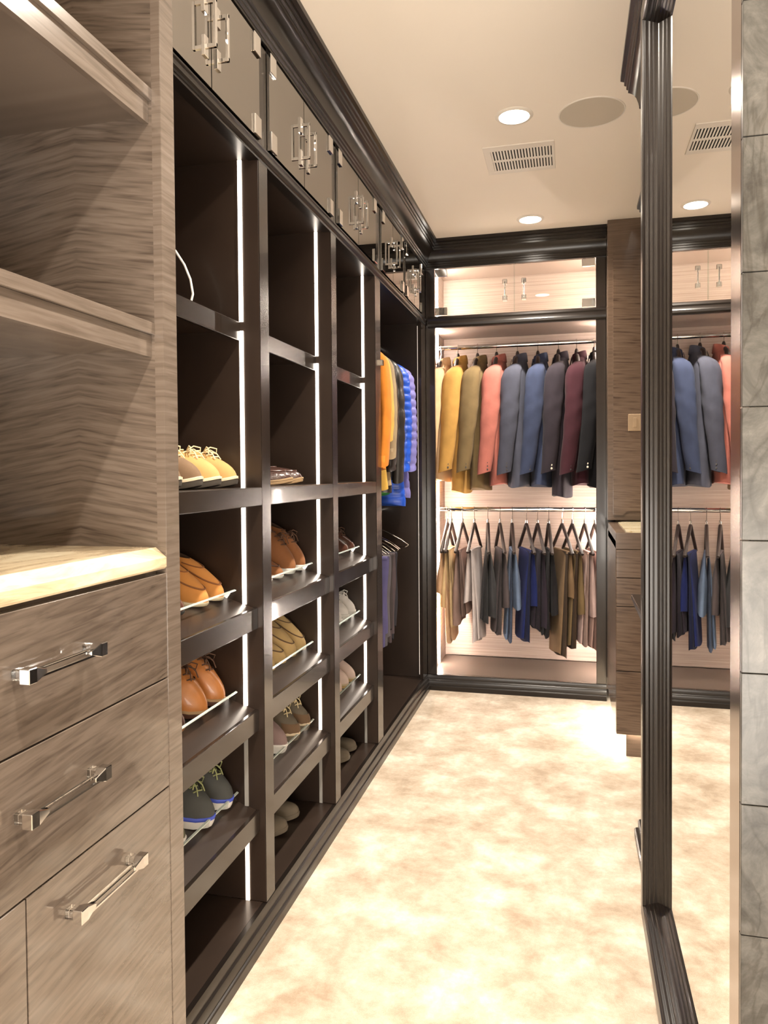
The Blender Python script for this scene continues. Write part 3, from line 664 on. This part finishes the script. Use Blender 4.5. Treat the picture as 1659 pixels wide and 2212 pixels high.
# bay 3
G3 = 'shoes in the third cabinet'
lo = dict(zc=(.085,.080), toe_h=.038, cx=.34, ca=.22, sole_h=.012, welt='leather_dark')
shoe('dark brown leather oxford, farther of the pair on the top slanted shelf', 'shoe', shelf_toe(3.135, SHELF_Z[0]), 'leather_dark', 'rubber', laces='brown_lace', toe_cap='leather_dark', group=G3, **lo)
shoe('dark brown leather oxford, nearer of the pair on the top slanted shelf', 'shoe', shelf_toe(3.035, SHELF_Z[0]), 'leather_dark', 'rubber', laces='brown_lace', toe_cap='leather_dark', flip=-1, group=G3, **lo)
wh = dict(zc=(.080,.092), toe_h=.046, sole_h=.024, w=.050, cx=.36, ca=.24)
for k, (y, lb) in enumerate(((3.130, 'white canvas sneaker closest to the led strip'), (3.030, 'white canvas sneaker in the middle of its shelf'), (2.930, 'white canvas sneaker half hidden by the cabinet post'))):
    shoe(lb, 'shoe', shelf_toe(y, SHELF_Z[1]), 'canvas_white', 'white_rubber', laces='white_lace', stripe='white_rubber', flip=1 if k % 2 == 0 else -1, group=G3, **wh)
for k, (y, lb) in enumerate(((3.130, 'pale pink slip-on sneaker closest to the led strip'), (3.030, 'pale pink slip-on sneaker in the middle of its shelf'), (2.930, 'pale pink slip-on sneaker half hidden by the cabinet post'))):
    shoe(lb, 'shoe', shelf_toe(y, SHELF_Z[2]), 'canvas_pink', 'suede_sand', flip=1 if k % 2 == 0 else -1, group=G3, zc=(.075,.085), toe_h=.046, sole_h=.014, stripe='cream_sole', cx=.35, ca=.235)
shoe('brown slipper on the third cabinet floor, farther of the pair', 'slipper', (-.905, 3.080, ZB+.001), 'felt_grey', 'felt_grey', group=G3, name='slipper', **slp)
shoe('brown slipper on the third cabinet floor, nearer of the pair', 'slipper', (-.900, 2.965, ZB+.001), 'felt_grey', 'felt_grey', flip=-1, group=G3, name='slipper', **slp)

# ------------------------------------------------------------------ hangers, jackets, trousers
def hook_path(zr, r=.0165, z0=.03):
    pts = [(0,0,z0),(0,0,zr-r*1.5-.012),(.004,0,zr-r*1.35)]
    for k in range(0, 11):
        a = R(-75+k*28.5); pts.append((r*math.cos(a), 0, zr+r*math.sin(a)))
    return pts
def suit_hanger(loc, rotz, label, zr, group, wire=False, half=.19):
    t = thing('coat_hanger', label, 'hanger', loc, group, rot=(0,0,rotz))
    MB().tube(hook_path(zr), .0019 if not wire else .0016, 8).build('hook', 'chrome', t, smooth=True, local=True)
    hb = MB()
    for sg in (-1, 1):
        pts = [(0,0,.030),(sg*.03,0,.022),(sg*.09,0,-.004),(sg*half*.8,0,-.045),(sg*half,0,-.075)]
        if wire: hb.tube(pts, .0028, 8)
        else: hb.tube(pts, [.013,.012,.012,.014,.016], 10)
    if wire: hb.tube([(-half,0,-.075),(-half*.9,0,-.088),(half*.9,0,-.088),(half,0,-.075)], .0024, 8)
    hb.build('shoulder_bar', 'chrome' if wire else 'dark_walnut', t, smooth=True, local=True)
    if not wire: MB().lathe((0,0,.018), [(.011,0),(.013,.012),(.010,.034),(.006,.044)], 14).build('neck', 'dark_walnut', t, smooth=True, local=True)
    return t
def se(a, p): return math.copysign(abs(a)**p, a)
def jacket(loc, rotz, label, mat, group, length=.79, sh=.212, th=.070, slen=.62, puff=0., lapel=True, buttons=None, cat='jacket', lining=None, seed=0, collar_h=.030, name='suit_jacket', sl_r=.064, quilt=False, sl_fwd=.0, flare=1.0):
    t = thing(name, label, cat, loc, group, rot=(0,0,rotz))
    rnd = random.Random(seed+11)
    ph = rnd.uniform(0, 6)
    n = 40
    lev = [(-length, sh*1.05*flare, th*1.02), (-length*.85, sh*1.0*flare, th*1.0), (-length*.62, sh*.95, th*.92), (-length*.42, sh*.98, th*.98), (-.20, sh, th*1.05), (-.12, sh*.99, th*1.02), (-.085, sh*.95, th*.96), (-.055, sh*.80, th*.86), (-.03, sh*.58, th*.76), (-.008, sh*.38, th*.68), (.012, sh*.30, th*.62)]
    def body_ab(z):
        for (z0, a0, b0), (z1, a1, b1) in zip(lev, lev[1:]):
            if z <= z1: k = (z-z0)/(z1-z0); return lerp(a0, a1, k), lerp(b0, b1, k)
        return lev[-1][1], lev[-1][2]
    zs = []
    z = -length
    step = (puff/6 if puff else .035)
    while z < -.09: zs.append(z); z += step
    zs += [-.085,-.068,-.052,-.037,-.022,-.008,.004,.012]
    rings = []
    for z in zs:
        a_, b_ = body_ab(z); ring = []
        k = 1.0
        if puff and z < -.05: k = 1+.10*(abs(math.sin(math.pi*(z+length)/puff))**.6-.6)
        fold = max(0, min(1, (-z-.25)/.5))
        for i in range(n):
            an = 2*math.pi*i/n
            x = a_*se(math.cos(an), .85); y = b_*se(math.sin(an), .95)
            wv = 1+fold*.13*math.sin(3*an+ph)+fold*.06*math.sin(7*an+ph*2)
            if puff: wv = 1+.3*(wv-1)
            ring.append((x*(1+.12*(k-1)*6*.2), y*k*wv+.016, z + (.010*math.sin(2*an+ph) if z == zs[0] else 0)))
        rings.append(ring)
    bd = MB().loft(rings, True, True, True).build('body', mat, t, smooth=True, local=True, ang=70)
    # sleeves
    for sg in (-1, 1):
        bend = -.045+rnd.uniform(-.012, .012)
        sf = sl_fwd; cl = [(sh*.42, .014, -.022), (sh*.72, .008-sf*.2, -.044), (sh*.97, -sf*.6, -.092), (sh+.010, -sf, -.18), (sh+.018, -.004-sf, -.27), (sh+.022, -.010-sf, -.36), (sh+.024, bend*.5-sf, -.36-(slen-.36)*.4), (sh+.022, bend-sf, -slen*.99)]
        m_ = 34 if not puff else int(slen/puff*6)
        rings = []
        for j in range(m_+1):
            s = j/m_*(len(cl)-1); i0 = min(int(s), len(cl)-2); f_ = s-i0
            P_ = [Vector(cl[max(0, min(len(cl)-1, i0+d))]) for d in (-1, 0, 1, 2)]
            p = .5*((2*P_[1])+(P_[2]-P_[0])*f_+(2*P_[0]-5*P_[1]+4*P_[2]-P_[3])*f_*f_+(3*P_[1]-P_[0]-3*P_[2]+P_[3])*f_**3)
            u = j/m_
            ry = curve([(0,.34),(.06,.42),(.14,.62),(.24,.86),(.36,1.0),(.6,.95),(1,.74)], u)*sl_r
            rx = curve([(0,.4),(.12,.62),(.3,.66),(.6,.62),(1,.56)], u)*sl_r
            k = 1.0
            if puff: k = 1+.22*(abs(math.sin(math.pi*p.z/puff))**.6-.6)
            ring = []
            for i in range(20):
                an = 2*math.pi*i/20
                wr = 1+.05*math.sin(5*an+u*9+ph)*(u*(1-u)*4)+.035*math.sin(u*38+an*2+ph)*(u > .45)*(0 if puff else 1)
                ring.append((sg*(p.x+rx*k*wr*math.cos(an)), p.y+ry*k*wr*math.sin(an), p.z+(.012*math.sin(an) if j > m_-2 else 0)))
            rings.append(ring)
        last = rings[-1]; c_ = sum((Vector(p) for p in last), Vector())/20
        rings.append([c_+(Vector(p)-c_)*.86+Vector((0,0,.004)) for p in last]); rings.append([c_+(Vector(p)-c_)*.80+Vector((0,0,.05)) for p in last])
        s_ = MB().loft(rings, True, True, True).build('sleeve', mat, t, smooth=True, local=True, ang=70)
        if buttons:
            for q in range(4):
                uz = -slen+.028+q*.020
                bb = MB(); cxn = sg*(sh+.022+sl_r*.53); cy = bend-sl_fwd+.020-.001*q
                bb.lathe((cxn-sg*.004, cy, uz), [(.0066, -.001*1), (.0066, sg*.0032+0), (.004, sg*.0042)], 12, 'x')
                bb.build('button', buttons, s_, smooth=True, local=True)
    # collar
    cr_ = []
    a0, b0 = body_ab(.0)
    for (ds, dz) in ((1.0, -.006), (.98, collar_h*.6), (.94, collar_h), (1.04, collar_h*1.02), (1.16, collar_h*.35), (1.24, -.010)):
        ring = []
        for i in range(25):
            an = R(-68+i*(316/24))
            ring.append((a0*.80*ds*math.cos(an), b0*1.0*ds*math.sin(an)+.014, dz+.006+(.012*math.sin(an) if dz > 0 else 0)))
        cr_.append(ring)
    MB().loft(cr_, closed=False).build('collar', mat, t, smooth=True, local=True, ang=80)
    if lapel:
        for sg in (-1, 1):
            rr = []
            for j in range(9):
                u = j/8; z = lerp(.01, -.40, u); a_, b_ = body_ab(z)
                wdt = curve([(0,.028),(.25,.075),(.35,.080),(1,.012)], u); xi = sg*lerp(.030, .004, u)
                yy = -b_*1.0-.004+.012
                rr.append([(xi, yy-.002, z), (xi+sg*wdt*.5, yy-.004+.006*(u < .2), z-.004), (xi+sg*wdt, yy+.004, z-.002)])
            MB().loft(rr, closed=False).build('lapel', mat, t, smooth=True, local=True)
    return t
JM = [('cream', (0.66, 0.45, 0.26)), ('mustard', (0.48, 0.265, 0.07)), ('olive tan', (0.18, 0.125, 0.058)), ('coral', (0.42, 0.14, 0.11)), ('slate', (0.060, 0.063, 0.088)), ('steel blue', (0.036, 0.047, 0.092)), ('charcoal plum', (0.026, 0.020, 0.027)), ('burgundy', (0.042, 0.011, 0.017)), ('black', (0.006, 0.0058, 0.0075))]
for nm, c in JM: fabric('wool_'+nm.replace(' ', '_'), c, .9)
FX = [955, 991, 1033, 1074, 1119, 1163, 1207, 1246, 1284]     # photo columns of the necks (used once to space the rail)
def x_at(px, Y):            # solve for X on plane Y through the calibrated camera
    d = fw+r2*((px-829.5)/FPX); return d.x/d.y*Y
JL = ['cream tailored jacket on the wardrobe rail, beside the left frame', 'mustard yellow jacket on the wardrobe rail', 'olive tan jacket on the wardrobe rail', 'coral pink jacket on the wardrobe rail', 'slate grey-blue jacket on the wardrobe rail between coral and steel blue ones', 'steel blue jacket on the wardrobe rail', 'charcoal plum jacket with pale cuff buttons on the wardrobe rail', 'burgundy jacket on the wardrobe rail', 'black jacket with pale cuff buttons at the right end of the wardrobe rail']
jlen = [.72, .80, .78, .755, .765, .760, .825, .755, .775]; jrot = [0, 2, -2, 1, -3, 2, -1, 3, 0]
for k, ((nm, c), px) in enumerate(zip(JM, FX)):
    X = x_at(px, RY)
    z0 = 1.978+random.uniform(-.006, .006)
    group = 'jackets on the wardrobe rail'
    jacket((X, RY, z0), R(-90+jrot[k]), JL[k], 'wool_'+nm.replace(' ', '_'), group, length=jlen[k], sh=.172, th=.060, sl_r=.058, sl_fwd=.020, slen=.685+random.uniform(-.01, .012), buttons='button_light' if k in (6, 8) else 'button_dark', seed=k)
    suit_hanger((X, RY, z0), R(-90+jrot[k]), 'dark wooden hanger carrying the %s jacket' % nm, RZ1-z0+.0005, 'wooden jacket hangers', half=.145)

def pant_hanger(loc, rotz, label, zr, group, half=.185, apex=.165):
    t = thing('trouser_hanger', label, 'hanger', loc, group, rot=(0,0,rotz))
    MB().tube(hook_path(zr, z0=apex), .0018, 8).build('hook', 'chrome', t, smooth=True, local=True)
    MB().lathe((0,0,apex+.002), [(.0075,0),(.0075,.026),(.004,.032)], 12).build('ferrule', 'chrome', t, smooth=True, local=True)
    for sg in (-1, 1):
        MB().tube([(0,0,apex+.004),(sg*.02,0,apex-.012),(sg*half*.75,0,.045),(sg*half,0,.004)], [.010,.0105,.010,.0095], 8).build('arm', 'dark_walnut', t, smooth=True, local=True)
    MB().tube([(-half,0,.004),(half,0,.004)], .0075, 10).build('bar', 'dark_walnut', t, smooth=True, local=True)
    return t
def trousers(loc, rotz, label, m_out, m_in, group, d_short, d_long, seed, hw=.135, off=0., flip=1, th=.95):
    """folded once over the hanger bar: the waist half on one side, two creased legs on the other"""
    t = thing('trousers', label, 'trousers', loc, group, rot=(0,0,rotz))
    rnd = random.Random(seed); ph = rnd.uniform(0, 6)
    def drop(side, depth, h0, h1, t0, t1, y1, x0, mat, nm):
        rings = []; m_ = 16
        for j in range(m_+1):
            u = j/m_; z = .012-depth*u-.012*u
            hwid = lerp(h0, h1, u); tk = lerp(.004, t1, min(1, u*1.8)**.9)*th
            yc = side*(lerp(.009, y1*th, u**.8))
            ring = []
            for i in range(24):
                an = 2*math.pi*i/24
                fold = u*(.22*math.sin(3*an+ph+u*2)+.12*math.sin(5*an-ph))
                ring.append((x0+hwid*se(math.cos(an), .8)*(1+.03*math.sin(u*7+ph)), yc+tk*math.sin(an)*(1+fold), z+.008*math.sin(2*an+ph)*u))
            rings.append(ring)
        last = rings[-1]; c_ = sum((Vector(p) for p in last), Vector())/24
        rings.append([c_+(Vector(p)-c_)*.82+Vector((0,0,.025)) for p in last])
        return MB().loft(rings).build(nm, mat, t, smooth=True, local=True, ang=70)
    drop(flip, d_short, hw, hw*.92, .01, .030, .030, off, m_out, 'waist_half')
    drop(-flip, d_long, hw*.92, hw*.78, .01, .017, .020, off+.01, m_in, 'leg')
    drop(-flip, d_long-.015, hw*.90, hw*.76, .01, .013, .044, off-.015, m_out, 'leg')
    # fold over the bar
    rr = []
    for k in range(9):
        a_ = R(-100+k*25); r_ = .0125
        rr.append([(off-hw, r_*math.sin(a_), .004+r_*math.cos(a_)), (off+hw, r_*math.sin(a_), .004+r_*math.cos(a_))])
    MB().loft(rr, closed=False).build('fold', m_out, t, smooth=True, local=True)
    return t
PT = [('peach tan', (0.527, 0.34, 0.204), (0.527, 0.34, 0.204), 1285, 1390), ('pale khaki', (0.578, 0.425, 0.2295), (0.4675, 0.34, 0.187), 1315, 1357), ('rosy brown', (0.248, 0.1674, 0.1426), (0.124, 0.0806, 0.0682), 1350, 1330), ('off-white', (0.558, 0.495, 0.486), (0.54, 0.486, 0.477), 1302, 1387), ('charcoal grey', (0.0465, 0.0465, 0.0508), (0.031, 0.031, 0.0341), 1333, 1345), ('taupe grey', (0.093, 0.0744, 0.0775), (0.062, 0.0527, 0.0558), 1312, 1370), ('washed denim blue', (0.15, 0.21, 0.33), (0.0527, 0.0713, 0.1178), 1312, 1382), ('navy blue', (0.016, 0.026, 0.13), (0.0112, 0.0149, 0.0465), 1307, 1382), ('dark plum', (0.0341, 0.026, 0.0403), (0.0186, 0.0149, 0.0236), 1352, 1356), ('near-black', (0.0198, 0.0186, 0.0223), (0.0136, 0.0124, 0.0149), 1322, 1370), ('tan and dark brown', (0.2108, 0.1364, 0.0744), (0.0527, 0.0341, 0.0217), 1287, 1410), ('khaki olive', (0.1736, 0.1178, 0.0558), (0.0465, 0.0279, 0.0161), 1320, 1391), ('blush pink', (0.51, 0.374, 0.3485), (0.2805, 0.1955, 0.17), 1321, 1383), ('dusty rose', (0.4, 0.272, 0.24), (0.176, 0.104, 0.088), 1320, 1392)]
PX = [950.7, 974.7, 998.9, 1024.5, 1053.6, 1079.7, 1105.8, 1136.9, 1161, 1185, 1214, 1236, 1262.9, 1285]
PR = [3, 3, 6, 6, -8, -14, -8, -18, -15, -8, -20, -18, -14, -14]
ZBAR = .812
for k, ((nm, c, ci, ys, yl), px, rr) in enumerate(zip(PT, PX, PR)):
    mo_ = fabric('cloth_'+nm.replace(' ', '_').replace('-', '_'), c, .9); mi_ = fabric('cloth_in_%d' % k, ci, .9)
    X = x_at(px, RY)
    pxm = 4.62/FPX
    zs_, zl_ = [ (1.074-(y-1098)*pxm) for y in (ys, yl)]
    X_s = max(min(X, XR-.05), XL+.055)
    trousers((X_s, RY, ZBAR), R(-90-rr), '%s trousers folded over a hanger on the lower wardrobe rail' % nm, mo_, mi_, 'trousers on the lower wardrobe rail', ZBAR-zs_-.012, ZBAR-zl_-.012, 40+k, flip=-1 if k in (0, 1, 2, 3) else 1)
    pant_hanger((X_s, RY, ZBAR), R(-90-rr), 'dark trouser hanger carrying the %s trousers' % nm, RZ2-ZBAR, 'dark trouser hangers')

# coats in the corner bay (hung across the rail, shoulders toward the aisle)
fabric('coat_yellow', (.50,.30,.06)); fabric('coat_orange', (.50,.165,.018)); fabric('coat_tan', (.26,.19,.11)); 
def puffy(n, c): plain(n, c, .42, bump=.12, bscale=60., var=.12, vscale=25., coat=.1)
puffy('quilt_brown', (.020,.014,.013)); puffy('puffer_black', (.013,.010,.008)); puffy('puffer_green', (.06,.38,.035)); puffy('puffer_blue', (.008,.07,.48)); puffy('puffer_lavender', (.17,.16,.42))
CT = [('orange zip jacket nearest the aisle end of the corner bay', 'coat_orange', 3.385, .62, .0, .60, -3., .235), ('mustard yellow coat hanging just behind the orange jacket', 'coat_yellow', 3.455, .71, .0, .48, 2., .225), ('tan coat hanging between the yellow coat and the quilted jacket', 'coat_tan', 3.525, .70, .0, .56, 2.0, .225),
      ('dark brown quilted jacket hanging in the corner bay', 'quilt_brown', 3.61, .72, .085, .62, -2., .21), ('black puffer jacket next to the bright blue one', 'puffer_black', 3.715, .66, .10, .68, 2., .215), ('green jacket mostly hidden, its hem peeking beside the blue puffer', 'puffer_green', 3.805, .745, .07, .50, 0., .155),
      ('bright blue puffer jacket in the corner bay', 'puffer_blue', 3.905, .80, .042, .62, -2., .215), ('lavender puffer jacket at the far end of the corner bay', 'puffer_lavender', 4.02, .76, .045, .62, 2., .215)]
for k, (lb, mt, y, ln, pf, slen, ro, shw) in enumerate(CT):
    z0 = 1.930
    nm = mt.split('_')[1]
    jacket((ROD_X, y, z0), R(ro), lb, mt, 'coats in the corner bay', length=ln, sh=shw, th=.034 if not pf else .040, slen=slen, puff=pf, lapel=not pf, seed=60+k, cat='coat', name='coat', collar_h=.035, sl_r=.040 if not pf else .048)
    suit_hanger((ROD_X, y, z0), R(ro), 'slim metal hanger carrying the %s coat in the corner bay' % {'yellow': 'mustard', 'brown': 'brown quilted', 'black': 'black puffer', 'blue': 'blue puffer', 'lavender': 'lavender puffer'}.get(nm, nm), 2.035-z0+.001, 'hangers in the corner bay', wire=True, half=.15)
# wire hangers on the lower rail of the corner bay, the nearer ones with trousers
for k, y in enumerate((3.42, 3.47, 3.52, 3.57, 3.62, 3.70, 3.77, 3.82, 4.02)):
    z0 = .975
    suit_hanger((ROD_X, y, z0), R((-1)**k*2), 'thin wire hanger on the lower corner-bay rail, %s from the far panel' % ['ninth','eighth','seventh','sixth','fifth','fourth','third','second','first'][k], 1.085-z0+.001, 'wire hangers in the corner bay', wire=True, half=.215)
LT = [('lavender', (.085,.075,.17)), ('pale grey', (.10,.09,.10)), ('grey brown', (.045,.036,.036)), ('mauve', (.075,.055,.06)), ('slate', (.03,.028,.035))]
for k, (nm, c) in enumerate(LT):
    mt = fabric('low_'+nm.replace(' ', '_'), c)
    trousers((ROD_X+.06, 3.42+.05*k, .888), 0, '%s trousers folded over a wire hanger in the corner bay' % nm, mt, mt, 'trousers in the corner bay', .36+.02*(k % 2), .42, 90+k, hw=.125, th=.55, off=.06)
